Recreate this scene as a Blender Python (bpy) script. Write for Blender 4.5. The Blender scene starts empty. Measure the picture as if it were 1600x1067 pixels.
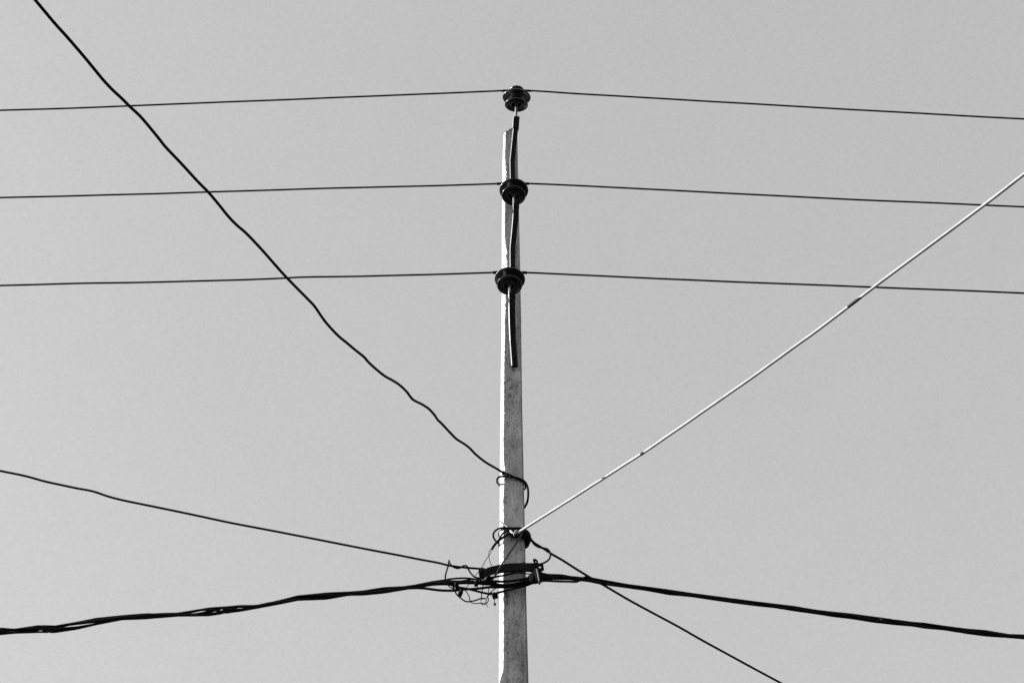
import bpy, bmesh, math, random
from mathutils import Vector, Matrix, noise
random.seed(7)
sc = bpy.context.scene
COL = sc.collection

# ------------------------------------------------------------------ camera
F = 50 / 36 * 1600.0                      # focal length in photograph pixels
PITCH = math.radians(48)
CAM = Vector((0, -6.0, 1.6))
FWD = Vector((0, math.cos(PITCH), math.sin(PITCH)))
UP = Vector((0, -math.sin(PITCH), math.cos(PITCH)))
RIGHT = Vector((1, 0, 0))
cd = bpy.data.cameras.new('camera'); cam = bpy.data.objects.new('camera', cd); COL.objects.link(cam)
cd.lens = 50; cd.sensor_width = 36; cd.clip_end = 2000
cam.location = CAM; cam.rotation_euler = (math.pi / 2 + PITCH, 0, 0)
sc.camera = cam

YF = -0.085                               # world y of the pole's front face


def ray(px, py):
    return FWD + RIGHT * ((px - 800) / F) + UP * ((533.5 - py) / F)


def PW(px, py, p0, d):
    """point of a vertical plane (through p0, along horizontal d) seen at px,py"""
    n = Vector((-d[1], d[0], 0)); r = ray(px, py)
    t = n.dot(Vector((p0[0], p0[1], 0)) - Vector((CAM.x, CAM.y, 0))) / n.dot(r)
    return CAM + r * t


def P(px, py, off=0.0):
    """point `off` metres in front of the pole's front face"""
    return PW(px, py, (0, YF - off), (1, 0))


def depth(p):
    return (p - CAM).dot(FWD)


def rad(px_d, p):
    """real radius of something px_d pixels thick at p"""
    return 0.5 * px_d * depth(p) / F


# ------------------------------------------------------------------ materials
def mat(name, col, rough=0.6, spec=0.4, metal=0.0, vary=0.25, scale=30, bump=0.0, coat=0.0, attr=None):
    m = bpy.data.materials.new(name); m.use_nodes = True
    nt = m.node_tree; N = nt.nodes; L = nt.links
    b = N['Principled BSDF']
    b.inputs['Roughness'].default_value = rough
    b.inputs['Specular IOR Level'].default_value = spec
    b.inputs['Metallic'].default_value = metal
    b.inputs['Coat Weight'].default_value = coat
    b.inputs['Coat Roughness'].default_value = 0.08
    tc = N.new('ShaderNodeTexCoord')
    no = N.new('ShaderNodeTexNoise'); no.inputs['Scale'].default_value = scale
    no.inputs['Detail'].default_value = 6; no.inputs['Roughness'].default_value = 0.65
    L.new(tc.outputs['Object'], no.inputs['Vector'])
    rp = N.new('ShaderNodeValToRGB')
    lo = col * (1 - vary); hi = col * (1 + vary)
    rp.color_ramp.elements[0].position = 0.3; rp.color_ramp.elements[0].color = (lo, lo, lo, 1)
    rp.color_ramp.elements[1].position = 0.7; rp.color_ramp.elements[1].color = (hi, hi, hi, 1)
    L.new(no.outputs['Fac'], rp.inputs['Fac'])
    L.new(rp.outputs['Color'], b.inputs['Base Color'])
    if bump:
        bp = N.new('ShaderNodeBump'); bp.inputs['Strength'].default_value = bump; bp.inputs['Distance'].default_value = 0.004
        L.new(no.outputs['Fac'], bp.inputs['Height']); L.new(bp.outputs['Normal'], b.inputs['Normal'])
    return m


M_CABLE = mat('black_cable_sheath', 0.006, 0.7, 0.06, vary=0.3)
M_WIRE = mat('weathered_bare_conductor', 0.007, 0.75, 0.05, vary=0.3)
M_WHITE = mat('pale_cable_sheath', 0.30, 0.6, 0.25, vary=0.3, scale=9)
M_TAPE = mat('black_tape', 0.035, 0.7, 0.1)
M_STEEL = mat('dark_painted_steel', 0.008, 0.5, 0.05, vary=0.5, scale=60, bump=0.12)
M_BAR = mat('weathered_steel_bar', 0.011, 0.65, 0.06, vary=0.5, scale=70, bump=0.2)
M_LIT_EDGE = mat('sunlit_bracket_edge', 0.15, 0.5, 0.4, vary=0.5, scale=45)  # lighter colour in place of sun on the bracket edges
M_GALV = mat('galvanised_steel', 0.13, 0.5, 0.5, vary=0.3, scale=60)
M_GREY = mat('grey_plastic', 0.09, 0.5, 0.3, vary=0.4, scale=60)
M_GLAZE = mat('dark_glazed_porcelain', 0.011, 0.27, 0.5, vary=0.35, scale=26, coat=0.0)
M_BLOCK = mat('black_connector_plastic', 0.005, 0.8, 0.03)


def mat_concrete():
    m = bpy.data.materials.new('weathered_concrete'); m.use_nodes = True
    nt = m.node_tree; N = nt.nodes; L = nt.links; b = N['Principled BSDF']
    b.inputs['Roughness'].default_value = 0.9; b.inputs['Specular IOR Level'].default_value = 0.2
    tc = N.new('ShaderNodeTexCoord')
    n1 = N.new('ShaderNodeTexNoise'); n1.inputs['Scale'].default_value = 16; n1.inputs['Detail'].default_value = 8; n1.inputs['Roughness'].default_value = 0.7
    n2 = N.new('ShaderNodeTexNoise'); n2.inputs['Scale'].default_value = 130; n2.inputs['Detail'].default_value = 4
    mp = N.new('ShaderNodeMapping'); mp.inputs['Scale'].default_value = (1, 1, 0.25)
    L.new(tc.outputs['Object'], mp.inputs['Vector'])
    L.new(mp.outputs['Vector'], n1.inputs['Vector']); L.new(tc.outputs['Object'], n2.inputs['Vector'])
    r1 = N.new('ShaderNodeValToRGB')
    r1.color_ramp.elements[0].position = 0.32; r1.color_ramp.elements[0].color = (0.25,) * 3 + (1,)
    r1.color_ramp.elements[1].position = 0.68; r1.color_ramp.elements[1].color = (0.53,) * 3 + (1,)
    L.new(n1.outputs['Fac'], r1.inputs['Fac'])
    r2 = N.new('ShaderNodeValToRGB')
    r2.color_ramp.elements[0].position = 0.3; r2.color_ramp.elements[0].color = (0.62,) * 3 + (1,)
    r2.color_ramp.elements[1].position = 0.7; r2.color_ramp.elements[1].color = (1.2,) * 3 + (1,)
    L.new(n2.outputs['Fac'], r2.inputs['Fac'])
    at = N.new('ShaderNodeAttribute'); at.attribute_name = 'stain_shade'
    mx = N.new('ShaderNodeMix'); mx.data_type = 'RGBA'; mx.blend_type = 'MULTIPLY'; mx.inputs[0].default_value = 1
    L.new(r1.outputs['Color'], mx.inputs[6]); L.new(r2.outputs['Color'], mx.inputs[7])
    m2 = N.new('ShaderNodeMix'); m2.data_type = 'RGBA'; m2.blend_type = 'MULTIPLY'; m2.inputs[0].default_value = 1
    L.new(mx.outputs[2], m2.inputs[6]); L.new(at.outputs['Fac'], m2.inputs[7])
    L.new(m2.outputs[2], b.inputs['Base Color'])
    bp = N.new('ShaderNodeBump'); bp.inputs['Strength'].default_value = 0.35; bp.inputs['Distance'].default_value = 0.004
    L.new(n2.outputs['Fac'], bp.inputs['Height']); L.new(bp.outputs['Normal'], b.inputs['Normal'])
    return m


M_CONC = mat_concrete()
M_GROUND = mat('dry_asphalt', 0.045, 0.9, 0.2, vary=0.35, scale=0.8)


# ------------------------------------------------------------------ object helpers
def tag(o, label=None, cat=None, group=None, kind=None):
    if label: o['label'] = label
    if cat: o['category'] = cat
    if group: o['group'] = group
    if kind: o['kind'] = kind
    return o


def empty(name, loc):
    o = bpy.data.objects.new(name, None); COL.objects.link(o); o.location = loc
    o.empty_display_size = 0.1
    return o


def wloc(o):
    v = Vector((0, 0, 0))
    while o is not None:
        v = v + o.location; o = o.parent
    return v


def link(name, bm, m, parent=None, origin=None, smooth=True):
    """one mesh object from a bmesh in world coordinates"""
    base = wloc(parent) if parent else Vector((0, 0, 0))
    org = Vector(origin) if origin is not None else base
    me = bpy.data.meshes.new(name)
    bmesh.ops.translate(bm, verts=bm.verts, vec=-org)
    bmesh.ops.recalc_face_normals(bm, faces=bm.faces)
    bm.to_mesh(me); bm.free()
    for p in me.polygons: p.use_smooth = smooth
    me.materials.append(m)
    o = bpy.data.objects.new(name, me); COL.objects.link(o)
    if parent: o.parent = parent; o.location = org - base
    else: o.location = org
    return o


def catmull(pts, n=6):
    if len(pts) < 3: return list(pts)
    out = []
    for i in range(len(pts) - 1):
        p0 = pts[i - 1] if i else pts[0] * 2 - pts[1]
        p1, p2 = pts[i], pts[i + 1]
        p3 = pts[i + 2] if i + 2 < len(pts) else pts[-1] * 2 - pts[-2]
        # centripetal parametrisation: no overshoot on uneven spacing
        t0 = 0.0; t1 = t0 + max(1e-5, (p1 - p0).length) ** .5
        t2 = t1 + max(1e-5, (p2 - p1).length) ** .5; t3 = t2 + max(1e-5, (p3 - p2).length) ** .5
        for k in range(n):
            t = t1 + (t2 - t1) * k / n
            a1 = p0 * ((t1 - t) / (t1 - t0)) + p1 * ((t - t0) / (t1 - t0))
            a2 = p1 * ((t2 - t) / (t2 - t1)) + p2 * ((t - t1) / (t2 - t1))
            a3 = p2 * ((t3 - t) / (t3 - t2)) + p3 * ((t - t2) / (t3 - t2))
            b1 = a1 * ((t2 - t) / (t2 - t0)) + a2 * ((t - t0) / (t2 - t0))
            b2 = a2 * ((t3 - t) / (t3 - t1)) + a3 * ((t - t1) / (t3 - t1))
            out.append(b1 * ((t2 - t) / (t2 - t1)) + b2 * ((t - t1) / (t2 - t1)))
    out.append(pts[-1])
    return out


def tube(bm, pts, r, sides=10, smooth=6):
    """swept round tube; r is a number or a list like pts"""
    if smooth: 
        if isinstance(r, (list, tuple)):
            rr = []
            for i in range(len(r) - 1):
                rr += [r[i] + (r[i + 1] - r[i]) * k / smooth for k in range(smooth)]
            r = rr + [r[-1]] if len(pts) > 2 else list(r)
        pts = catmull(pts, smooth)
    n = len(pts)
    tang = [(pts[min(i + 1, n - 1)] - pts[max(i - 1, 0)]).normalized() for i in range(n)]
    nrm = tang[0].orthogonal().normalized()
    rings = []
    for i in range(n):
        nrm = (nrm - tang[i] * nrm.dot(tang[i]))
        nrm = nrm.normalized() if nrm.length > 1e-6 else tang[i].orthogonal().normalized()
        bi = tang[i].cross(nrm)
        ri = r[i] if isinstance(r, (list, tuple)) else r
        rings.append([bm.verts.new(pts[i] + (nrm * math.cos(a) + bi * math.sin(a)) * ri)
                      for a in [2 * math.pi * k / sides for k in range(sides)]])
    for i in range(n - 1):
        for k in range(sides):
            k2 = (k + 1) % sides
            bm.faces.new((rings[i][k], rings[i][k2], rings[i + 1][k2], rings[i + 1][k]))
    bm.faces.new(rings[0][::-1]); bm.faces.new(rings[-1])
    return bm


def lathe(bm, prof, base, axis, scale, seg=48):
    """prof: (radius, height) pairs, revolved about axis from base"""
    axis = axis.normalized(); u = axis.cross(Vector((0, 1, 0.013))).normalized(); w = axis.cross(u)
    rings = []
    for (r, h) in prof:
        c = base + axis * (h * scale)
        if r <= 1e-6: rings.append([bm.verts.new(c)])
        else: rings.append([bm.verts.new(c + (u * math.cos(2 * math.pi * k / seg) + w * math.sin(2 * math.pi * k / seg)) * r * scale) for k in range(seg)])
    for a, b in zip(rings, rings[1:]):
        for k in range(seg):
            k2 = (k + 1) % seg
            if len(a) == 1: bm.faces.new((a[0], b[k], b[k2]))
            elif len(b) == 1: bm.faces.new((a[k], a[k2], b[0]))
            else: bm.faces.new((a[k], a[k2], b[k2], b[k]))
    return bm


def box(bm, c, ax, ay, az, bev=0.0):
    """box with half-axis vectors ax, ay, az"""
    b2 = bmesh.new()
    vs = [b2.verts.new(c + ax * i + ay * j + az * k) for i in (-1, 1) for j in (-1, 1) for k in (-1, 1)]
    for f in ((0, 1, 3, 2), (4, 6, 7, 5), (0, 4, 5, 1), (2, 3, 7, 6), (0, 2, 6, 4), (1, 5, 7, 3)):
        b2.faces.new([vs[i] for i in f])
    if bev: bmesh.ops.bevel(b2, geom=b2.edges[:], offset=bev, segments=2, affect='EDGES')
    me = bpy.data.meshes.new('tmp'); b2.to_mesh(me); b2.free(); bm.from_mesh(me); bpy.data.meshes.remove(me)
    return bm


def ribbon(bm, pts, widths, thick, wdir=None, bevel=0.0):
    """flat strap along pts: width in the picture plane sideways, thickness towards the camera"""
    n = len(pts); rows = []
    for i in range(n):
        t = (pts[min(i + 1, n - 1)] - pts[max(i - 1, 0)]).normalized()
        s = (Vector((1, 0, 0)) if wdir is None else wdir)
        s = (s - t * s.dot(t)).normalized(); nn = t.cross(s)
        if nn.y > 0: nn = -nn
        w = widths[i] / 2 if isinstance(widths, (list, tuple)) else widths / 2
        if s.x < 0: s = -s
        bv = min(bevel, w * .8)
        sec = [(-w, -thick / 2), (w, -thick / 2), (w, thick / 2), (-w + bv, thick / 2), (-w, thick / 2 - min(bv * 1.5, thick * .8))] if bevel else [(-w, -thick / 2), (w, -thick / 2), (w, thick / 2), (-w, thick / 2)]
        rows.append([bm.verts.new(pts[i] + s * a + nn * b) for a, b in sec])
    for a, b in zip(rows, rows[1:]):
        m = len(a)
        for k in range(m):
            f = bm.faces.new((a[k], a[(k + 1) % m], b[(k + 1) % m], b[k]))
            if bevel and k == 3: f.material_index = 1          # sunlit left edge put into the colour
    bm.faces.new(rows[0][::-1]); bm.faces.new(rows[-1])
    return bm


def interp(tab, x):
    if x <= tab[0][0]: return tab[0][1:]
    for a, b in zip(tab, tab[1:]):
        if x <= b[0]:
            t = (x - a[0]) / (b[0] - a[0]); return tuple(p + (q - p) * t for p, q in zip(a[1:], b[1:]))
    return tab[-1][1:]


def extend(pts, length, sag, n=14):
    """run a cable on past the last traced point, easing into a sagging span"""
    k = max(0, len(pts) - 4)
    d = pts[-1] - pts[k]; h = Vector((d.x, d.y, 0)); hl = h.length; h.normalize(); m = d.z / hl
    out = list(pts)
    for i in range(1, n + 1):
        s = length * (i / n) ** 1.3
        out.append(pts[-1] + h * s + Vector((0, 0, m * s + sag * s * s)))
    return out


# ------------------------------------------------------------------ ground
bm = bmesh.new()
vs = [bm.verts.new((x, y, 0)) for x, y in ((-600, -600), (600, -600), (600, 600), (-600, 600))]
bm.faces.new(vs)
tag(link('ground', bm, M_GROUND), kind='structure')

# ------------------------------------------------------------------ concrete pole
EDGE = [(205, 787, 808.3), (245, 785.3, 809), (380, 784, 812), (500, 783.8, 814.3), (640, 782, 816), (690, 781.4, 817.2),
        (820, 780.8, 820), (940, 780.3, 822.6), (1067, 779.6, 825.8)]
tabz = []
for py, xl, xr in EDGE:
    c = P(800, py); tabz.append((c.z, P(xl, py, -0.03).x, P(xr, py, -0.006).x))
tabz.sort()
Zb, Zt = tabz[0][0], tabz[-1][0]
w0 = tabz[0][2] - tabz[0][1]; c0 = (tabz[0][2] + tabz[0][1]) / 2
tabz.insert(0, (0.0, c0 - w0 * 0.5 - 0.025, c0 + w0 * 0.5 + 0.025))
tabz.insert(0, (-0.3, c0 - w0 * 0.5 - 0.026, c0 + w0 * 0.5 + 0.026))
z_ch1 = P(784, 1045).z; z_ch0 = P(780, 1069).z
zs = []
z = -0.3
while z < Zb - 0.25: zs.append(z); z += 0.12
while z < Zt + 0.09: zs.append(z); z += 0.0065


def fbm(x, y, z, o=4):
    return noise.fractal(Vector((x, y, z)), 0.9, 2.1, o)


RAG = sorted((P(790, py).z, e) for py, e in ((205, 0), (246, .2), (262, 2), (276, 2.6), (292, .9), (330, .2), (372, .4), (384, 2.4), (408, 3.2), (424, 2.6), (455, 1.4), (478, 1.5), (502, .3), (600, 0), (720, 0), (733, 1.6), (748, .7), (765, 0), (930, 0), (960, .3), (1000, 0)))


def pole_section(z):
    xl, xr = interp(tabz, z)
    w = xr - xl
    ch = 0.155 * w                                            # chamfer on the west corner
    if z < z_ch1: ch *= max(0.02, (z - z_ch0) / (z_ch1 - z_ch0))
    rag = 0.0035 * fbm(1.7, 3.1, z * 55) + 0.0022 * fbm(9.1, 0.3, z * 17)
    top = max(0.0, min(1.0, (z - P(800, 440).z) / 1.2))
    ex = interp(RAG, z)[0]
    bright = ex * 0.0043 * max(0, 1 + 1.1 * fbm(4.4, 7.7, z * 26)) if ex > .05 else 0   # spalled stretches of the arris
    xc = xl + max(0.004 * (ch > 0.004), ch + rag + bright) if ch > 0.004 else xl + 0.002
    chd = 0.03 + 0.002 * fbm(3, 3, z * 9)
    if z < z_ch1: chd *= max(0.03, (z - z_ch0) / (z_ch1 - z_ch0))
    xrc = xr - 0.0055 - 0.0012 * fbm(5, 1, z * 40)
    pts = [(xl + 0.0009 * fbm(2, 8, z * 30), YF + chd)]
    NF = 22
    for k in range(NF + 1):
        t = k / NF; x = xc + (xrc - xc) * t
        d = 0.0011 * fbm(x * 70, 0.5, z * 70) + 0.0006 * fbm(x * 30, 5.5, z * 14)
        pts.append((x, YF + d * math.sin(math.pi * min(1, max(0.0, t) * 4 + .15) / 2)))
    pts.append((xr, YF + 0.009))
    dep = w * 1.05
    pts += [(xr - 0.002, YF + dep - 0.01), (xr - 0.012, YF + dep), (xl + 0.012, YF + dep), (xl + 0.002, YF + dep - 0.01)]
    return pts, xl, xr


bm = bmesh.new(); rings = []; stain_shade = []
yst = lambda py: P(800, py).z
spots = [(792.5, 930, 2.6, .75), (792.5, 941, 2.2, .7), (803, 942, 2.2, .4), (793.5, 988, 1.8, .55), (793, 1005, 2.2, .6), (794, 1018, 1.2, .4), (793, 1064, 2.0, .55),
         (802, 578, 1.8, .9), (795, 592, 3.5, .4), (800, 604, 4.5, .45), (806, 611, 3.5, .4), (798, 617, 3, .35), (792, 560, 1.2, .5), (792, 565, 1.2, .4),
         (797, 640, .9, .6), (807, 627, .9, .5), (796, 627, .8, .5), (803, 637, 1.0, .6), (794, 664, 1.4, .5), (793.5, 690, 1.0, .5), (810, 776, .9, .5), (793, 765, 1.0, .5),
         (795, 759, 1.2, .45), (815, 858, 1.6, .7), (798, 640, 1.2, .4), (790, 503, 2.5, .5), (808, 512, 2, .45), (790, 512, 2, .45), (793, 208, 3.5, .4), (797, 203, 3, .5)]
spw = [(P(a, b), c * 0.0037 * (depth(P(a, b)) / 8), s) for a, b, c, s in spots]
for _ in range(260):                                          # air-bubble pits
    a = random.uniform(788, 822); b = random.uniform(215, 1066)
    p = P(a, b); spw.append((p, random.uniform(0.002, 0.0058), random.uniform(.25, .75)))
spw.sort(key=lambda s: s[0].z)
zt_l = P(789, 206).z
for z in zs:
    pts, xl, xr = pole_section(z)
    row = []
    near = [s for s in spw if abs(s[0].z - z) < 0.05]
    for (x, y) in pts:
        zz = z
        t = (x - xl) / (xr - xl)
        # broken tip: the left corner is knocked off, the middle stands a little higher
        cap = Zt + (0.02 * t - 0.004 if t < .35 else 0.055 * min(1, (t - .25) * 2.2)) + 0.007 * fbm(x * 40, y * 40, 2)
        zz = min(zz, cap)
        row.append(bm.verts.new((x, y, zz)))
        s = 1.0
        b_ = fbm(x * 14 + 3, y * 14, z * 6)
        s -= 0.16 * max(0, b_) + .22 * max(0, fbm(x * 45, 4.2, z * 26) - .12)
        for (p, r, k) in near:
            q = ((x - p.x) ** 2 + ((z - p.z) * 0.62) ** 2) / (r * r)
            if q < 6 and y < YF + 0.02: s *= 1 - k * math.exp(-q * .8)
        blot = (max(0, fbm(x * 30, 2.2, z * 20) - .05)) * 0.85
        zone = math.exp(-((z - yst(600)) / 0.13) ** 2) + .45 * math.exp(-((z - yst(500)) / 0.18) ** 2) + .3 * math.exp(-((z - yst(935)) / 0.1) ** 2)
        s *= 1 - min(.6, blot * (zone + .16))
        if z < yst(980):                                      # shade band down the east edge, darkened in the colour
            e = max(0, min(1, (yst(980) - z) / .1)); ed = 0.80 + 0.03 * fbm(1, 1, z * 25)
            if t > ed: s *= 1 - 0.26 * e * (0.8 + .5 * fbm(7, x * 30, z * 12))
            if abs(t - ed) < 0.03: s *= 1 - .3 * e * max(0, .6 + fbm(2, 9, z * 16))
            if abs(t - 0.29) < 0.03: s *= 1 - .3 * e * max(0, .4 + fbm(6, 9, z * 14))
        if t > 0.955: s *= 0.55  # shade of the turned-away east arris painted into the colour
        stain_shade.append(max(0.08, s))
    rings.append(row)
m_ = len(rings[0])
for a, b in zip(rings, rings[1:]):
    for k in range(m_):
        k2 = (k + 1) % m_; bm.faces.new((a[k], a[k2], b[k2], b[k]))
bm.faces.new(rings[0]); 
ctr = Vector((0, 0, 0))
for v in rings[-1]: ctr += v.co
cv = bm.verts.new(ctr / m_); stain_shade.append(0.8)
for k in range(m_): bm.faces.new((rings[-1][k], rings[-1][(k + 1) % m_], cv))
pole = link('utility_pole', bm, M_CONC, smooth=False)
at = pole.data.attributes.new('stain_shade', 'FLOAT', 'POINT')
at.data.foreach_set('value', stain_shade)
tag(pole, 'tall weathered grey concrete utility pole, tapered, with a broken tip', 'utility pole')

# ------------------------------------------------------------------ insulators on bent brackets
BODY = [(0.045, 0.19), (0.15, 0.19), (0.17, 0.15), (0.175, 0.03), (0.19, 0.005), (0.205, 0.01), (0.215, 0.06), (0.235, 0.12), (0.27, 0.13), (0.31, 0.10),
        (0.365, 0.03), (0.385, 0.004), (0.402, 0.0), (0.412, 0.012), (0.410, 0.03), (0.395, 0.065), (0.34, 0.11), (0.265, 0.14), (0.22, 0.165), (0.205, 0.20), (0.20, 0.26), (0.21, 0.315),
        (0.28, 0.34), (0.36, 0.335), (0.44, 0.322), (0.475, 0.315), (0.493, 0.32), (0.5, 0.335), (0.493, 0.355), (0.46, 0.39), (0.40, 0.435), (0.32, 0.485),
            (0.245, 0.515), (0.205, 0.535), (0.185, 0.56), (0.187, 0.59), (0.205, 0.612), (0.232, 0.625), (0.247, 0.645), (0.244, 0.672), (0.22, 0.70), (0.16, 0.716), (0.08, 0.722), (0.0, 0.724)]


def insulator(base_px, axis, dia_px, base_off, strap_pts, strap_w, pin_to, label, wire_y_px, sleeve, head=0.03):
    base = P(base_px[0], base_px[1], base_off)
    scale = dia_px * depth(base) / F
    axis = axis.normalized()
    root = empty('pin_insulator', P(strap_pts[0][0], strap_pts[0][1], strap_pts[0][2]))
    b = bmesh.new(); lathe(b, BODY, base, axis, scale)
    link('porcelain_body', b, M_GLAZE, root)
    # steel pin running up into the porcelain
    b = bmesh.new(); pt = P(*pin_to)
    tube(b, [pt - axis * 0.02, pt + (base - pt) * .5, base + axis * scale * 0.25], rad(4.1, pt), 14, 3)
    link('pin', b, M_GALV, root)
    sp = [P(*s) for s in strap_pts]
    dens = []
    for i in range(len(sp) - 1):
        for k in range(5): dens.append(sp[i].lerp(sp[i + 1], k / 5))
    dens.append(sp[-1])
    ws = []
    for i in range(len(dens)):
        j = i / (len(dens) - 1) * (len(strap_w) - 1); i0 = min(int(j), len(strap_w) - 2)
        ws.append((strap_w[i0] + (strap_w[i0 + 1] - strap_w[i0]) * (j - i0)) * depth(dens[i]) / F)
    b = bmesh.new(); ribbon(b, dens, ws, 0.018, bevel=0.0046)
    br = link('bracket', b, M_STEEL, root, smooth=False); br.data.materials.append(M_LIT_EDGE)
    # clenched head of the bracket that grips the pin, and the fixing bolt low down
    b = bmesh.new(); h = sp[-1]; d = (sp[-1] - sp[-2]).normalized()
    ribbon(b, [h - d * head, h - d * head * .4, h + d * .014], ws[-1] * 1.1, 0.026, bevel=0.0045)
    link('bracket_head', b, M_STEEL, root, smooth=False).data.materials.append(M_LIT_EDGE)
    b = bmesh.new(); q = sp[0].lerp(sp[1], .3) + Vector((0, -0.012, 0))
    lathe(b, [(0, 0), (.011, 0), (.011, .007), (.006, .008), (.006, .012), (0, .012)], q, Vector((0, -1, 0)), 1.0, 6)
    link('bolt', b, M_STEEL, br, smooth=False)
    gr = base + axis * scale * 0.565
    # binding wire round the neck, twisted out along the conductor on both sides
    b = bmesh.new()
    u = axis.cross(Vector((0, 1, 0))).normalized(); w = axis.cross(u)
    pts = [gr + (u * math.cos(a) + w * math.sin(a)) * scale * 0.205 + axis * (0.006 * math.sin(a * .5)) for a in [2 * math.pi * k / 14 for k in range(30)]]
    tube(b, pts, 0.006, 8, 2)
    for (xa, xb) in sleeve:
        n = 26; pts = []
        for k in range(n + 1):
            x = xa + (xb - xa) * k / n
            y = wire_y_px(x); c = PW(x, y, (0, gr.y), (1, 0))
            a = k * 1.9
            pts.append(c + Vector((0, math.cos(a), math.sin(a))) * 0.0065)
        tube(b, pts, 0.0045, 6, 2)
    link('tie_wire', b, M_WIRE, root)
    tag(root, label, 'insulator', 'pin insulators up the pole')
    return gr


W1 = [(-60, 175.2), (0, 173), (100, 169.8), (202, 166), (300, 161.8), (400, 158), (500, 153.8), (650, 147.8), (770, 142.8), (807, 141.6), (845, 143), (910, 147.3), (1060, 156), (1220, 165.2), (1400, 175.5), (1600, 186.2), (1660, 189.2)]
W2 = [(-60, 310.8), (0, 309), (200, 304.2), (325, 300.2), (500, 295), (650, 291.2), (770, 287.6), (802, 286.8), (840, 287.6), (956, 293), (1100, 300.4), (1300, 310.4), (1450, 317), (1600, 323.4), (1660, 325.8)]
W3 = [(-60, 447.3), (0, 446), (120, 443.2), (225, 441.2), (350, 438), (445, 434.8), (467, 433.6), (560, 432), (650, 429.6), (750, 426.6), (795, 425.4), (835, 426.6), (910, 430), (1050, 436.5), (1200, 442.6), (1350, 448.2), (1600, 458.2), (1660, 460.6)]
fy = lambda tab: (lambda x: interp(tab, x)[0])
g1 = insulator((806.8, 164.8), Vector((0.03, -0.36, 0.93)), 44.3, 0.155,
               [(801, 300, 0.012), (800.3, 252, 0.012), (803.3, 222, 0.058), (805.2, 205, 0.088), (806.6, 186, 0.118)], [8, 8.2, 8, 8.2, 9.2], (806.3, 182, 0.125),
               'dark two-skirted pin insulator standing above the broken pole tip', fy(W1), ((783.5, 797), (816, 829.5)), head=0.10)
g2 = insulator((802.6, 306.5), Vector((0.02, 0.01, 1)), 45.6, 0.125,
               [(800.6, 428, 0.012), (800.6, 388, 0.012), (803.4, 362, 0.055), (805.6, 338, 0.095), (806.3, 320, 0.118)], [8.4, 8.6, 9, 9.4, 9.2], (803.4, 316, 0.124),
               'dark pin insulator on the middle wire, below the pole-tip insulator', fy(W2), ((776, 786), (818, 826)))
g3 = insulator((796.2, 446.5), Vector((0.03, 0.02, 1)), 48, 0.135,
               [(804, 572, 0.012), (801.2, 533, 0.012), (800.2, 505, 0.055), (799.8, 480, 0.095), (799.8, 459, 0.125)], [10, 10, 10.4, 10.6, 10.2], (796.8, 455, 0.135),
               'largest dark pin insulator, the lowest up the pole, with its full bracket showing', fy(W3), ((770, 779), (815, 823)))

# ------------------------------------------------------------------ three bare conductors
for tab, g, lab, th in ((W1, g1, 'thin bare wire tied to the insulator above the pole tip', 2.8),
                        (W2, g2, 'thin bare wire tied to the middle insulator of the pole', 2.85),
                        (W3, g3, 'thin bare wire tied to the lowest insulator of the pole', 2.95)):
    y = g.y + 0.046
    pts = []
    for (x, py) in tab: pts.append(PW(x, py, (0, y), (1, 0)))
    pts = catmull(pts, 6)
    pts = [p + Vector((0, 0, 0.003 * noise.noise(Vector((p.x * 2.2, y * 9, 1.3))))) for p in pts]
    right = extend(pts, 24, 0.0012)
    both = extend(right[::-1], 24, 0.0012)[::-1]
    b = bmesh.new(); tube(b, both, rad(th, g), 8, 0)
    tag(link('power_line', b, M_WIRE, origin=g), lab, 'wire', 'bare wires on the insulators')

# ------------------------------------------------------------------ kinked cable, from the pole up over the viewer's left
d = Vector((-1.82, -3.25, 0)).normalized(); p0 = (P(790, 740, 0.02).x, P(790, 740, 0.02).y)
KINK = [(783, 736.3), (776, 732), (762, 724), (754, 718.5), (741, 707.5), (735, 701), (727, 694.5), (713, 685.5), (704, 676.5), (696, 668), (689, 660.5), (684.5, 656.5), (679, 648.5), (671, 639.5), (660, 632),
        (645, 624), (641.5, 620), (635, 611.5), (625, 602), (613, 594), (602, 588), (588, 577), (575, 565), (569.5, 558.5), (556, 547.5), (541, 535), (530, 526), (520, 516),
        (507, 501), (500, 491), (491, 478), (480, 466.5), (449, 435), (437, 422), (423, 406), (407, 388), (384, 364), (369, 351), (357, 338.5), (342, 320), (325.5, 300.5), (312, 287), (299, 273), (283, 255.5),
        (257, 228), (250, 219), (237, 203), (219, 182), (203, 167), (190, 154), (175, 140), (161, 125), (147, 108), (133, 91), (121.5, 77.5), (105, 58.5), (86, 37.5), (70, 18.5), (54.5, 0), (40, -17), (20, -41)]
pts = [PW(x, y, p0, d) for x, y in KINK]
wrap = [P(806, 797, -.20), P(818, 793.5, -.17), P(820.6, 790.5, -.11), P(822.6, 787, -.05), P(824.3, 782, -.005), P(825.3, 772, .012), P(824.2, 761, .016), P(820, 752.5, .016), P(813, 748.4, .014), P(805, 745.8, .014), P(797, 743, .016), P(790, 739.6, .018)]
allp = wrap + pts
smooth = catmull(allp, 5)
smooth = extend(smooth, 14, 0.002)
root = empty('service_cable', P(800, 744, 0))
b = bmesh.new(); tube(b, smooth, rad(3.65, P(790, 740)), 10, 0); link('cable', b, M_CABLE, root)
b = bmesh.new()
lp = [P(781, 759, -.10), P(779, 756, -.03), P(776.6, 752.5, .004), P(776.8, 748.5, .01), P(779.5, 745.2, .012), P(784, 744.2, .012), P(790, 743.9, .010), P(798, 744.8, .010), P(806, 747, .008), P(813, 750.6, .008), P(818, 754.6, .006), P(820.6, 758.5, 0), P(820.8, 761.8, -.02), P(818.6, 764.6, -.07), P(806, 768, -.23)]
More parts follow.
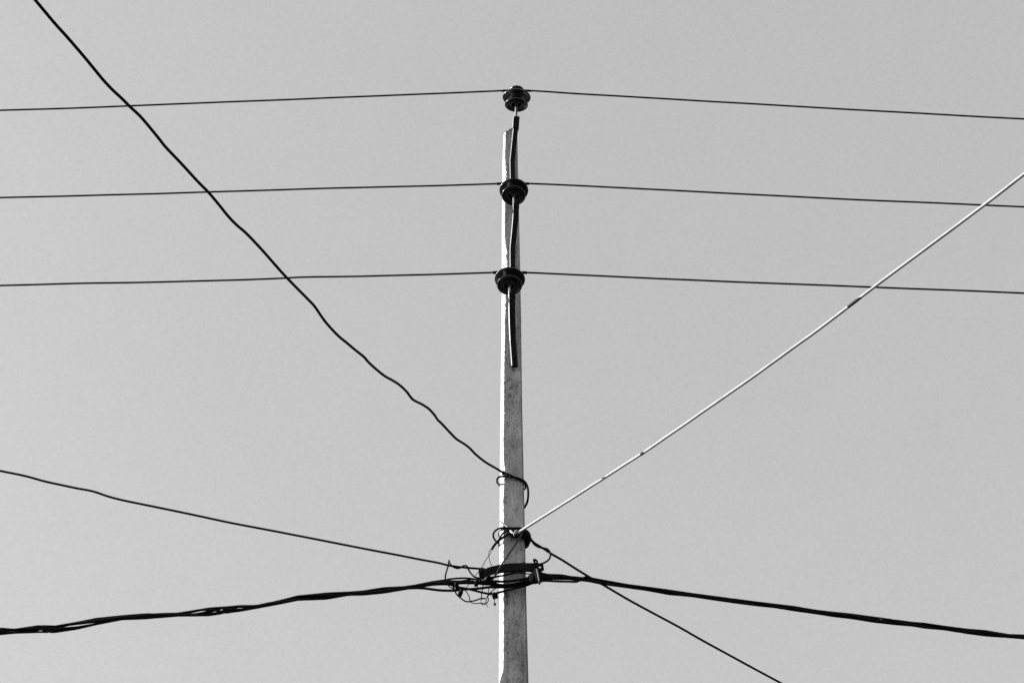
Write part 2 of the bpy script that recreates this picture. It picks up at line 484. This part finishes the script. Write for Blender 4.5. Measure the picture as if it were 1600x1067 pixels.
tube(b, lp, rad(3.0, P(790, 744)), 10, 6); link('wrap_loop', b, M_CABLE, root)
b = bmesh.new()
for k, (x, y) in enumerate(((786.2, 738.6), (793.5, 742), (798, 744.2))):
    c = P(x, y, .02); tube(b, [c + Vector((math.cos(a) * .004, math.sin(a) * .009, math.cos(a) * .008)) for a in [i * math.pi / 4 for i in range(9)]], .004, 8, 2)
tube(b, [P(785, 736.5, .024), P(782.6, 735.2, .024), P(781.6, 734.6, .02), P(782.2, 735.9, .02), P(786, 739, .024)], .0025, 6, 3)
tube(b, [P(786.8, 738, .024), P(787.2, 742, .012), P(787, 746, .008)], .003, 6, 3)
link('tie_wire', b, M_CABLE, root)
tag(root, 'wavy kinked black cable rising steeply to the upper left, looped round the pole', 'cable')

# ------------------------------------------------------------------ pale cable to the upper right
pr = P(812, 830, .03); tgt = CAM + ray(1600, 272) * 6.2
d = Vector((tgt.x - pr.x, tgt.y - pr.y, 0)).normalized()
WH = [(812, 830.5), (820, 825.5), (850, 806.4), (900, 774.6), (950, 742.8), (1003, 708.8), (1050, 676.6), (1100, 642.2), (1150, 607.4), (1200, 572.2), (1250, 536), (1300, 499), (1345, 464.6), (1380, 438), (1440, 393.5), (1500, 349), (1550, 311), (1600, 272.5), (1640, 242)]
pts = [PW(x, y, (pr.x, pr.y), d) for x, y in WH]
sm = [p + Vector((0, 0, .004 * noise.noise(Vector((p.x * 3.1, 2.2, p.y * 1.7))) + .0015 * noise.noise(Vector((p.x * 11, 7.2, 0))))) for p in catmull(pts, 8)]
sm = extend(sm, 16, 0.0015)
root = empty('pale_cable', P(808, 832, 0))
rw = rad(4.3, pr)
b = bmesh.new(); tube(b, sm, rw, 14, 0); link('cable', b, M_WHITE, root)
b = bmesh.new()
kn = [P(813, 830, .036), P(809.5, 832.2, .062), P(807, 830.6, .074), P(804, 833, .08), P(802, 832.4, .082), P(799.8, 831.2, .078), P(797.8, 829, .07)]
tube(b, kn, rad(3.4, pr), 10, 6)
tube(b, [P(807.5, 828.6, .06), P(805, 830, .082), P(803.4, 833.6, .084), P(803.8, 836, .06)], rad(2.6, pr), 8, 5)
link('knot', b, M_WHITE, root)
for (xa, xb, th) in ((1000.5, 1007.5, 6.6), (1322, 1346, 6.4)):
    b = bmesh.new(); n = 8; pp = []
    for k in range(n + 1):
        x = xa + (xb - xa) * k / n; y = interp(WH, x)[0]; pp.append(PW(x, y, (pr.x, pr.y), d))
    tube(b, pp, [rw * q for q in (.9, 1.02, 1.06, 1.1, 1.07, 1.12, 1.06, 1.03, .9)], 12, 2)
    link('tape_wrap', b, M_TAPE, root)['label'] = 'black tape wrap'
tag(root, 'straight pale white cable rising to the upper right from the pole', 'cable')

# ------------------------------------------------------------------ thin cable in from the left
pl = P(752, 888, .05); tg = CAM + ray(0, 737) * 7.05
d = Vector((tg.x - pl.x, tg.y - pl.y, 0)).normalized()
DL = [(757, 888.5), (750, 888.2), (743, 887.6), (732, 886.8), (720, 885.6), (710, 884.4), (700, 882.8), (690, 880.2), (680, 878), (660, 874.4), (620, 866.5), (580, 859), (540, 851.2), (480, 839.4), (420, 827.8), (360, 816.4), (300, 803.6), (250, 793.2), (200, 783), (180, 778.4), (165, 774), (150, 768.8), (140, 766.2), (120, 762.6), (100, 758.4), (70, 751.8), (40, 743.6), (0, 735.4), (-40, 727)]
pts = [PW(x, y, (pl.x, pl.y), d) for x, y in DL]
b = bmesh.new(); tube(b, extend(catmull(pts, 6), 18, .0015), rad(3.45, pl), 10, 0)
tag(link('drop_cable', b, M_CABLE, origin=pl), 'thin black cable coming in from the left, tied at the bar end', 'cable')
b = bmesh.new()
tw = [(697, 909, .03), (695.8, 905, .04), (695.9, 900, .05), (697.4, 893, .055), (699.6, 886, .06), (701, 879, .062), (701.6, 875.3, .062), (702.4, 878, .066), (704.6, 882, .07), (708.5, 885.6, .072), (714, 887.4, .07), (719, 886.8, .05), (722.6, 884.2, .05), (726, 883, .068), (729.4, 884, .072), (731, 887.2, .068), (733.6, 892, .06), (737.5, 897.4, .055), (741.5, 900.8, .05), (747, 902.6, .045), (753, 904, .04)]
tube(b, [P(*q) for q in tw], rad(2.5, pl), 8, 6)
tag(link('tie_wire', b, M_CABLE, origin=P(715, 887, .06)), 'black tie wire wound on the left cable, with a sharp upright spike', 'wire')

# ------------------------------------------------------------------ cable leaving to the lower right
p_ = P(829, 842, .0); tg = CAM + ray(1222, 1067) * 8.35
d = Vector((tg.x - p_.x, tg.y - p_.y, 0)).normalized()
LR = [(829, 841.5), (834, 847), (842, 852.4), (850, 857.2), (860, 864), (880, 875.6), (900, 888.4), (920, 900.6), (945, 914.8), (980, 935.4), (1020, 957.2), (1060, 978.6), (1100, 1001.4), (1140, 1023.2), (1180, 1045), (1222, 1067.5), (1260, 1088)]
pts = [PW(x, y, (p_.x, p_.y), d) for x, y in LR]
pre = [P(798, 834, .016), P(806, 829.5, .026), P(815, 829, .028), P(823, 833, .022), P(827, 838, .010)]
root = empty('service_cable', P(824, 838, 0))
b = bmesh.new(); tube(b, extend(catmull(pre + pts, 6), 18, .0015), rad(3.7, p_), 10, 0); link('cable', b, M_CABLE, root)
b = bmesh.new()
tube(b, [P(827, 839, .02), P(830.5, 844.6, .014), P(834.4, 849.8, .02), P(839, 853.2, .02), P(845, 855.4, .0), P(851.4, 856.2, .0), P(856, 858, .016), P(859.2, 862, .02), P(860, 866.6, .02), P(859, 871.4, .02), P(856, 875.4, .022), P(851.5, 878.2, .026), P(846.5, 880.3, .03), P(842.5, 881, .03)], rad(2.9, p_), 10, 6)
link('tail', b, M_CABLE, root)
tag(root, 'straight black cable descending to the lower right, its looped tail twisted back', 'cable')

# ------------------------------------------------------------------ coil of dark cable turns round the pole
root = empty('cable_wrap', P(806, 832, 0))
turns = [((792, 824.5), (800, 825), (812, 825), (822, 828.5), (827.5, 835)),
         ((793, 827.5), (801, 828), (813, 828), (823, 832), (828.5, 839)),
         ((795, 832), (802, 833), (813, 833), (822, 836), (828, 843)),
         ((796, 834.5), (803, 836.4), (812, 837), (821, 839.5), (826.5, 846.5)),
         ((797, 836.5), (803, 838.6), (812, 838.6), (819, 842), (825, 850))]
for k, t in enumerate(turns):
    b = bmesh.new()
    pts = [P(t[0][0] - 12, t[0][1] + 12, -.17), P(t[0][0] - 10.5, t[0][1] + 6, -.05), P(t[0][0] - 6, t[0][1] + 1.5, .0)]
    pts = pts if k < 1 else [P(t[0][0] - 1, t[0][1] - .5, .004)]
    pts += [P(x, y, (.012, .020, .022, .014, -.012)[i] + .003 * (k % 2)) for i, (x, y) in enumerate(t)]
    pts += [P(t[4][0] - 2, t[4][1] + 4, -.05), P(t[4][0] - 6.5, t[4][1] + 5.5, -.11), P(t[4][0] - 18, t[4][1] + 6, -.20)]
    tube(b, pts, rad(3.9, pts[3]), 10, 5); link('turn', b, M_CABLE, root)
b = bmesh.new()      # two loops that stand off the left side of the pole
tube(b, [P(800, 826.5, .02), P(793, 824.6, .02), P(786, 824.2, .018), P(779.4, 825.6, .016), P(774, 828.8, .012), P(770.9, 833.6, .0), P(771, 838.6, -.02), P(773.4, 843.2, -.05), P(777.4, 847.2, -.09), P(790, 851, -.20)], rad(3.0, P(780, 830)), 10, 6)
link('loop', b, M_CABLE, root)
b = bmesh.new()
tube(b, [P(802, 827, .026), P(795.6, 827.6, .026), P(789.6, 830.4, .024), P(784.4, 834.6, .02), P(781, 840, .01), P(779.6, 846, -.005), P(779.8, 851.4, -.03), P(782, 857, -.08), P(792, 861, -.19)], rad(2.8, P(780, 830)), 10, 6)
link('loop', b, M_CABLE, root)
tag(root, 'tight coil of black cable turns round the pole at the pale cable', 'cable wrap')

b = bmesh.new()
tube(b, [P(779.6, 812.4, .02), P(783.2, 815.6, .02), P(787.6, 818.6, .018), P(791.6, 822.2, .02), P(794, 824.5, .022)], rad(1.9, P(786, 818)), 8, 5)
tag(link('wire_end', b, M_WHITE, origin=P(786, 818, .02)), 'short pale wire end sticking up to the left above the coil', 'wire')

# cut cable hanging left from the coil, its stripped end splitting into two fine wires
root = empty('cut_cable', P(790, 836, .03))
b = bmesh.new()
tube(b, [P(806, 829, .03), P(799.5, 831, .034), P(793.4, 835, .038), P(786.6, 839, .042), P(780, 843.4, .045), P(775, 848.4, .047), P(771.4, 853, .048), P(768.8, 857.4, .05)], rad(4.0, P(780, 843)), 10, 6); link('cable', b, M_CABLE, root)
b = bmesh.new()
tube(b, [P(769.6, 856.4, .05), P(767.4, 861, .05), P(765.2, 865.6, .05), P(763.6, 868.4, .05), P(759.4, 873.8, .05), P(756.4, 879.6, .05), P(752.6, 886.4, .05), P(749, 892, .055), P(745.4, 895.8, .06), P(741, 901.6, .062), P(736.4, 908.4, .062), P(732, 913.4, .06), P(728, 918.4, .05)], rad(1.15, P(780, 843)), 6, 6); link('core_wire', b, M_WIRE, root)
b = bmesh.new()
tube(b, [P(768.6, 856.6, .05), P(765.4, 859.4, .05), P(763.5, 864, .05), P(764, 868.8, .05), P(764.8, 874, .05), P(766.6, 879.6, .05), P(769.2, 884.8, .05), P(772, 889.4, .052)], rad(0.95, P(780, 843)), 6, 6); link('core_wire', b, M_WIRE, root)
tag(root, 'cut black cable hanging left off the coil, ending in two fine bare cores', 'cable')

b = bmesh.new()
tube(b, [P(814.4, 830, .034), P(815, 832.8, .036), P(813.4, 837, .036), P(810.6, 841.6, .038), P(806, 849.6, .04), P(800.6, 857.6, .042), P(795, 865.4, .044), P(789.6, 873.2, .048), P(784, 881.6, .06), P(778.8, 890.2, .062), P(774.6, 897.6, .06), P(771, 902.6, .056), P(767, 907, .05)], rad(2.9, P(800, 860)), 10, 6)
tag(link('hanging_wire', b, mat('dark_grey_sheath', 0.022, 0.32, 0.3), origin=P(800, 857, .04)), 'dark grey wire slanting across the pole front from coil to bar', 'wire')

# ------------------------------------------------------------------ flat steel bar across the pole, with a hole at its end
root = empty('mounting_bar', P(800, 886, 0))
b = bmesh.new()
BAR = [(757, 888.6, 899.4, .05), (763, 886, 897.4, .047), (770, 884, 895.4, .042), (778, 882.2, 893.8, .036), (787, 880.7, 892.4, .030), (797, 879.7, 891.4, .027), (808, 879.2, 890.7, .026), (820, 879, 890.1, .026), (832, 879.1, 889.7, .026), (837.5, 879.2, 889.6, .026)]
TH = .012
cols = []
for (x, ya, yb, o) in BAR:
    cols.append([b.verts.new(P(x, ya, o)), b.verts.new(P(x, yb, o)), b.verts.new(P(x, yb, o) + Vector((0, TH, 0))), b.verts.new(P(x, ya, o) + Vector((0, TH, 0)))])
for a, c in zip(cols, cols[1:]):
    for k in range(4): b.faces.new((a[k], a[(k + 1) % 4], c[(k + 1) % 4], c[k]))
b.faces.new(cols[0])
# the end plate: outline bridged to a round hole
o = .026
N = 24; hole_c = (843.7, 884.9); hr = 2.2
def outl(a):
    dx, dy = math.cos(a), math.sin(a); best = 1e9
    lx = 837.5 - hole_c[0]; rx = lambda y: 848.6 + (y + hole_c[1] - 879.4) * .16 - hole_c[0]
    ty, by = 879.3 - hole_c[1], 889.6 - hole_c[1]
    for t in [i * .02 for i in range(1, 700)]:
        x, y = dx * t, dy * t
        if x < lx or y < ty or y > by or x > rx(y): return (hole_c[0] + x, hole_c[1] + y)
outer = [outl(2 * math.pi * k / N) for k in range(N)]
inner = [(hole_c[0] + hr * math.cos(2 * math.pi * k / N), hole_c[1] + hr * math.sin(2 * math.pi * k / N)) for k in range(N)]
dv = Vector((0, TH, 0))
of = [b.verts.new(P(x, y, o)) for x, y in outer]; ob = [b.verts.new(v.co + dv) for v in of]
nf = [b.verts.new(P(x, y, o)) for x, y in inner]; nb = [b.verts.new(v.co + dv * .9) for v in nf]
for k in range(N):
    j = (k + 1) % N
    b.faces.new((of[k], of[j], nf[j], nf[k])); b.faces.new((ob[k], nb[k], nb[j], ob[j]))
    b.faces.new((of[k], ob[k], ob[j], of[j])); b.faces.new((nf[k], nf[j], nb[j], nb[k]))
link('flat_bar', b, M_BAR, root, smooth=False)
b = bmesh.new()      # turned-over end of the bar on the left
c = P(752.8, 895.2, .045); s = depth(c) / F
box(b, c, Vector((4.6 * s, 0.004, 0.9 * s)), Vector((0, .018, 0)), Vector((-.9 * s, 0, 6.2 * s * 1.25)), .004)
lathe(b, [(0, 0), (.012, 0), (.012, .009), (.006, .010), (.006, .016), (0, .016)], P(752.4, 893, .064), Vector((0, -1, 0)), 1.0, 6)
link('end_lug', b, M_BAR, root, smooth=False)
tag(root, 'dark flat steel bar across the pole front, one bolt hole showing sky', 'steel bar')

# ------------------------------------------------------------------ suspension clamp that carries the bundle
root = empty('suspension_clamp', P(840, 890, .03))
b = bmesh.new()
out = [(832, 891.5), (836, 888.2), (842, 888.6), (845.5, 891), (849, 896), (849.2, 902), (847.6, 909.6), (841, 911.4), (835.6, 911.2), (829, 912), (822, 913.6), (821.4, 904.5), (825.6, 900.6), (828.6, 896.4)]
fr = [b.verts.new(P(x, y, .066)) for x, y in out]; bk = [b.verts.new(P(x, y, .014)) for x, y in out]
b.faces.new(fr); b.faces.new(bk[::-1])
for k in range(len(out)): j = (k + 1) % len(out); b.faces.new((fr[k], bk[k], bk[j], fr[j]))
bmesh.ops.bevel(b, geom=b.edges[:], offset=.004, segments=2, affect='EDGES')
link('clamp_body', b, M_BLOCK, root)
b = bmesh.new()
st = [P(838.6, 888.4, .052), P(839.2, 890.5, .07), P(840.2, 895, .074), P(841.6, 902, .075), P(842.6, 907.4, .074), P(843, 910.6, .066), P(842.6, 912, .05)]
ribbon(b, catmull(st, 4), rad(2.6, P(840, 895)) * 2, .008)
link('metal_strap', b, M_GREY, root)
b = bmesh.new()
ribbon(b, catmull([P(837.2, 888, .05), P(837.4, 890.5, .068), P(838.2, 896, .071), P(839.4, 905, .071), P(840, 910.4, .062)], 4), rad(5.2, P(840, 895)) * 2, .008)
link('clamp_jaw', b, M_BLOCK, root)
b = bmesh.new()      # hook hanging over the top edge of the bar
tube(b, [P(837.6, 885, .05), P(835.8, 879.4, .05), P(834.2, 875.2, .048), P(834.8, 873.7, .044), P(837, 874.6, .04), P(839, 876.4, .038), P(839.2, 878.2, .042), P(838.6, 882, .05), P(838.4, 885, .05)], rad(3.2, P(840, 880)), 8, 5)
link('hook', b, M_BLOCK, root)
tag(root, 'black suspension clamp with grey strap hanging the cable bundle from the bar', 'cable clamp')

# ------------------------------------------------------------------ bundled aerial cable
LT = [(-60, 996, 5), (0, 985.8, 5.6), (22, 985.6, 3.7), (60, 982.2, 5.8), (87, 982.4, 5.6), (120, 977, 6), (150, 970.5, 5.5), (190, 964.5, 3.7), (225, 962.5, 4.4), (278, 959.6, 2.9), (300, 957.8, 4.6), (327, 955.3, 6.6), (355, 952.2, 5.3),
      (375, 950, 5), (400, 947.6, 2.9), (434, 941, 3.2), (465, 934, 4), (510, 930.8, 5.4), (545, 927, 3.1), (567, 926, 3.8), (600, 921.8, 4.8), (630, 918.6, 3), (648, 915.8, 2.8), (680, 910.6, 4)]
RT = [(870, 901, 4.4), (890, 901.6, 4), (905, 903, 4.2), (920, 904.8, 3.9), (940, 908.8, 4.1), (980, 915.2, 3.2), (1010, 919.2, 3.3), (1045, 924.8, 4.2), (1080, 929, 3.1), (1140, 937.4, 3.6), (1180, 942.6, 3.6), (1210, 946, 3.3), (1240, 950.2, 4), (1275, 955.6, 3.4),
      (1300, 959, 4), (1330, 962.3, 4.2), (1365, 967.5, 4.6), (1400, 971.8, 4.2), (1425, 974.5, 3.5), (1445, 977, 4.4), (1475, 980.5, 3.4), (1510, 985.6, 4), (1540, 988.8, 4.8), (1575, 993, 3), (1600, 994.5, 3.5), (1660, 1004, 4)]
CL = [[(697, 905.6), (704, 904.2), (720, 902.9), (733, 903.2), (742, 904.6), (755, 903.5), (770, 901.2), (787, 898.7), (799, 895.8), (812, 892.8), (822, 891.6), (831, 892.4), (840, 894.4), (848, 895.6), (856, 897.2)],
      [(697, 908), (715, 908.2), (730, 908), (750, 909), (770, 907.8), (787, 908.2), (800, 907.3), (820, 904), (838, 899), (850, 898.6)],
      [(697, 911), (715, 910.5), (735, 910.2), (755, 911.5), (775, 913), (790, 914), (805, 912), (822, 907.6), (838, 902), (850, 901.6)],
      [(652, 918.2), (665, 919), (687, 921.8), (700, 922.3), (712, 922), (724, 920.4), (737, 919.8), (750, 918.8), (765, 917), (790, 917), (805, 915), (822, 911), (838, 905), (850, 904.4)],
      [(697, 912.5), (708, 914), (717, 917), (728, 919), (740, 921.8), (752, 925), (764, 927.2), (771, 927.4), (780, 925), (800, 920), (822, 914.4), (838, 908.6), (850, 907), (870, 907.8), (890, 908.2), (902, 908.2)]]
RPX = [1.5, 2.0, 2.3, 1.95, 1.7]
XB = -0.01
root = empty('bundled_cable', P(800, 912, .03))
pb = (0, YF - .032)
for i in range(5):
    pts = []
    lim_l = CL[i][0][0]; lim_r = CL[i][-1][0]
    def hel(x, tab):
        yc, H = interp(tab, x); H += .35; r = RPX[i]
        ph = [(0, .55, 1.25, 3.0, 3.75)[q] + x * 2 * math.pi / 230 + .9 * math.sin(x / 61.0) + .45 * noise.noise(Vector((x / 45, q * 7.1, 0))) for q in range(5)]
        sn = [math.sin(a) for a in ph]; lo_, hi_ = min(sn), max(sn)
        lo_ = min(lo_, -.35); hi_ = max(hi_, .35)
        u = (sn[i] - lo_) / (hi_ - lo_) * 2 - 1                  # the outermost strands touch the traced outline
        return yc + max(0, H - r) * u, .012 * math.cos(ph[i])
    x = -60
    while x < min(lim_l - 14, 676):
        y, o = hel(x, LT); pts.append(PW(x, y, (pb[0], pb[1] - o), (-1, -.03))); x += 7
    for k, (x, y) in enumerate(CL[i]):
        o = (.0, .010, .018, .008, .014)[i]
        side = (-1, -.03) if x < 800 else (1, .08)
        pts.append(PW(x, y, (pb[0], pb[1] - o), side))
    x = max(lim_r + 12, 868)
    while x < 1660:
        y, o = hel(x, RT); pts.append(PW(x, y, (pb[0], pb[1] - o), (1, .08))); x += 7
    sm = catmull(pts, 3)
    tail = sm[-1] - sm[-30]; m_r = tail.z / Vector((tail.x, tail.y)).length
    sm = extend(sm, 18, .0015)
    # same parallel run out on the left
    sm = extend(sm[::-1], 18, .0015)[::-1]
    b = bmesh.new(); tube(b, sm, rad(RPX[i] * 2, P(700, 910)), 10, 0)
    link('strand', b, M_CABLE, root)
tag(root, 'thick bundle of twisted black cables sagging past the pole on both sides', 'cable bundle')


# ------------------------------------------------------------------ connectors in the tangle
def connector(px, py, off, w, h, ang, label, face=None):
    c = P(px, py, off); s = depth(c) / F
    ca, sa = math.cos(ang), math.sin(ang)
    rx = RIGHT * ca + UP * sa; ry = UP * ca - RIGHT * sa; rz = FWD
    root = empty('cable_connector', c)
    b = bmesh.new()
    box(b, c, rx * w * s / 2, ry * h * s / 2, rz * .016, .004)
    box(b, c + ry * h * s * .10, rx * w * s * .56, ry * h * s * .10, rz * .019, .002)
    for sg in (-1, 1): tube(b, [c + rx * sg * w * s * .3 - ry * h * s * .62, c + rx * sg * w * s * .3 + ry * h * s * .62], w * s * .16, 8, 0)
    link('body', b, M_BLOCK, root)
    b = bmesh.new()
    ax = (-rz * .7 + ry * .7)
    lathe(b, [(0, -.01), (.008, -.01), (.008, .012), (.005, .013), (.005, .022), (0, .022)], c - rz * .012 + ry * h * s * .3, ax, 1.0, 6)
    link('bolt', b, M_STEEL, root)
    if face:
        b = bmesh.new(); q = c + rx * face[0] * s + ry * face[1] * s - rz * .018
        box(b, q, rx * face[2] * s / 2, ry * face[3] * s / 2, rz * .004, .001)
        link('marker_plate', b, M_GREY, root)
    tag(root, label, 'connector', 'connectors in the cable tangle')
    return root


connector(760.5, 905.5, .07, 9.5, 13, math.radians(-38), 'black cable connector with a pale grey face, under the bar\'s left end', (-2.6, 2.2, 2.6, 6.5))
connector(744.5, 910.5, .06, 6, 10, math.radians(-8), 'small black cable connector on the bundle, below the bar\'s left end')
connector(713.8, 915.5, .06, 6, 9, math.radians(12), 'black cable connector hanging just under the bundle, farthest from the pole')
connector(719.6, 926, .06, 6.6, 9.5, math.radians(-18), 'black cable connector at the head of the thick drooping loop')
connector(773.6, 930.8, .07, 8.4, 7.4, math.radians(14), 'small black connector lowest beside the pole, with a crumb of wire below')
connector(771, 912.5, .055, 10, 7, math.radians(4), 'wide black connector on the bundle against the pole\'s left edge')

LW = [('loose_wire', 'thick black wire drooping in a shallow loop under the bundle', 2.3, M_CABLE, [(704, 912, .05), (709, 918, .055), (711.4, 924.4, .06), (715.4, 930.2, .06), (721, 934.8, .06), (727, 938.9, .06), (731, 939.6, .06), (737, 938.8, .06), (743, 937.6, .06), (748.6, 935.4, .06), (753.6, 934.4, .06), (759, 935, .06)]),
      ('loose_wire', 'thin wire drooping lowest below the bundle, twisted at its right', 1.5, M_CABLE, [(727, 922, .06), (730.6, 926.6, .06), (733.2, 931.8, .06), (734.8, 938.4, .064), (737.4, 941.4, .066), (743, 942.4, .066), (748.4, 941.9, .066), (752.4, 941.3, .066), (753.8, 943.6, .066), (755.6, 944.4, .066), (759.6, 942.4, .066), (762.6, 939, .066), (763, 935, .066), (762, 931.6, .066), (764.6, 928.4, .066), (767, 924, .06)]),
      ('loose_wire', 'short thin wire hanging straight down through the tangle', 1.5, M_CABLE, [(755, 912, .05), (754, 919, .06), (752.8, 926, .062), (752.2, 932, .062), (752, 938, .062)]),
      ('loose_wire', 'fine wire curling over the twist at the lowest loop', 1.3, M_CABLE, [(750, 941.4, .07), (753, 942.9, .073), (756.2, 941.8, .073), (758.6, 941.2, .073), (759.8, 938, .07), (760.6, 933, .07), (763, 927.6, .07), (763.6, 921, .06), (763.4, 916, .05)]),
      ('loose_wire', 'hair-thin wire pointing down below the lowest loop', 0.9, M_CABLE, [(759, 941.4, .073), (760.8, 944.6, .073), (762.6, 948.6, .073)]),
      ('loose_wire', 'hair-thin wire end with a crumb hanging beside the pole', 1.0, M_CABLE, [(773.4, 933, .075), (772.8, 938, .075), (772, 942.6, .075), (773.2, 944.4, .075), (775, 942.8, .075)]),
      ('loose_wire', 'thin wire rising from the connector to the bundle by the pole', 1.5, M_CABLE, [(766.6, 929.4, .07), (768.4, 924, .07), (771.4, 920.6, .06), (776, 918.2, .05), (781, 917, .045)]),
      ('loose_wire', 'pair of frayed black ends on the bundle near the spike', 1.9, M_CABLE, [(698.6, 911, .05), (702, 915.8, .055), (705.6, 918.4, .06), (708.4, 919.4, .06), (711, 921.4, .06)]),
      ('loose_wire', 'thin wire crossing the pole between the bar and the bundle', 1.9, M_CABLE, [(748, 905.6, .05), (757, 903.6, .06), (770, 902.6, .06), (786, 898.2, .05), (795, 896.6, .045), (804, 894, .042), (814, 894.6, .042), (824, 896, .042), (832, 897, .04)]),
      ('loose_wire', 'thin wire skimming the bundle top from the spike to the bar end', 2.0, M_CABLE, [(716, 907.8, .05), (724, 906.6, .055), (734, 905.2, .055), (743, 904.6, .055), (750, 906, .055), (757, 908.2, .055)])]
for nm, lab, th, m, tr in LW:
    b = bmesh.new(); pp = [P(*q) for q in tr]; tube(b, pp, rad(th, pp[0]), 8, 6)
    if 'crumb' in lab: box(b, P(773.2, 943.6, .075), Vector((.005, 0, 0)), Vector((0, .005, 0)), Vector((.001, 0, .006)), .001)
    if 'frayed' in lab: tube(b, [P(706, 910.5, .05), P(708.4, 914.6, .055), P(709.4, 918, .056), P(709.2, 920.6, .056)], rad(1.6, pp[0]), 8, 5)
    tag(link(nm, b, m, origin=pp[0]), lab, 'wire', 'loose wires in the tangle')

# ------------------------------------------------------------------ sun and sky
SD = Vector((-0.93, 0.035, 0.36)).normalized()
ld = bpy.data.lights.new('sun', 'SUN'); ld.energy = 5.0; ld.angle = math.radians(.5); ld.color = (1, 1, 1)
lo = bpy.data.objects.new('sun', ld); COL.objects.link(lo); lo.location = (-8, 0, 12)
lo.rotation_euler = SD.to_track_quat('Z', 'Y').to_euler()
w = bpy.data.worlds.new('World'); sc.world = w; w.use_nodes = True
nt = w.node_tree; N = nt.nodes; L = nt.links
bg = N['Background']; bg.inputs['Strength'].default_value = 0.11
sky = N.new('ShaderNodeTexSky'); sky.sky_type = 'NISHITA'; sky.sun_disc = False
sky.sun_elevation = math.asin(SD.z); sky.sun_rotation = math.atan2(SD.x, SD.y)
sky.dust_density = 2.0; sky.air_density = 1.0
bw = N.new('ShaderNodeRGBToBW')                # a black-and-white photograph
L.new(sky.outputs['Color'], bw.inputs['Color'])
hz = N.new('ShaderNodeMath'); hz.operation = 'MULTIPLY_ADD'      # even pale haze over the clear sky
hz.inputs[1].default_value = 0.38; hz.inputs[2].default_value = 1.14
tc = N.new('ShaderNodeTexCoord')                                  # coarse unevenness of the haze, and fine film grain put into the sky
cur = hz.outputs[0]; L.new(bw.outputs['Val'], hz.inputs[0])
for sc_, amp in ((3.0, .05), (26.0, .03), (480.0, .17)):
    nz = N.new('ShaderNodeTexNoise'); nz.inputs['Scale'].default_value = sc_; nz.inputs['Detail'].default_value = 3
    ma = N.new('ShaderNodeMath'); ma.operation = 'MULTIPLY_ADD'; ma.inputs[1].default_value = amp; ma.inputs[2].default_value = 1 - amp / 2
    mu = N.new('ShaderNodeMath'); mu.operation = 'MULTIPLY'
    L.new(tc.outputs['Generated'], nz.inputs['Vector']); L.new(nz.outputs['Fac'], ma.inputs[0])
    L.new(cur, mu.inputs[0]); L.new(ma.outputs[0], mu.inputs[1]); cur = mu.outputs[0]
L.new(cur, bg.inputs['Color'])
vs = sc.view_settings; vs.view_transform = 'Standard'; vs.look = 'None'; vs.gamma = 1; vs.use_curve_mapping = False
vs.exposure = 1.62
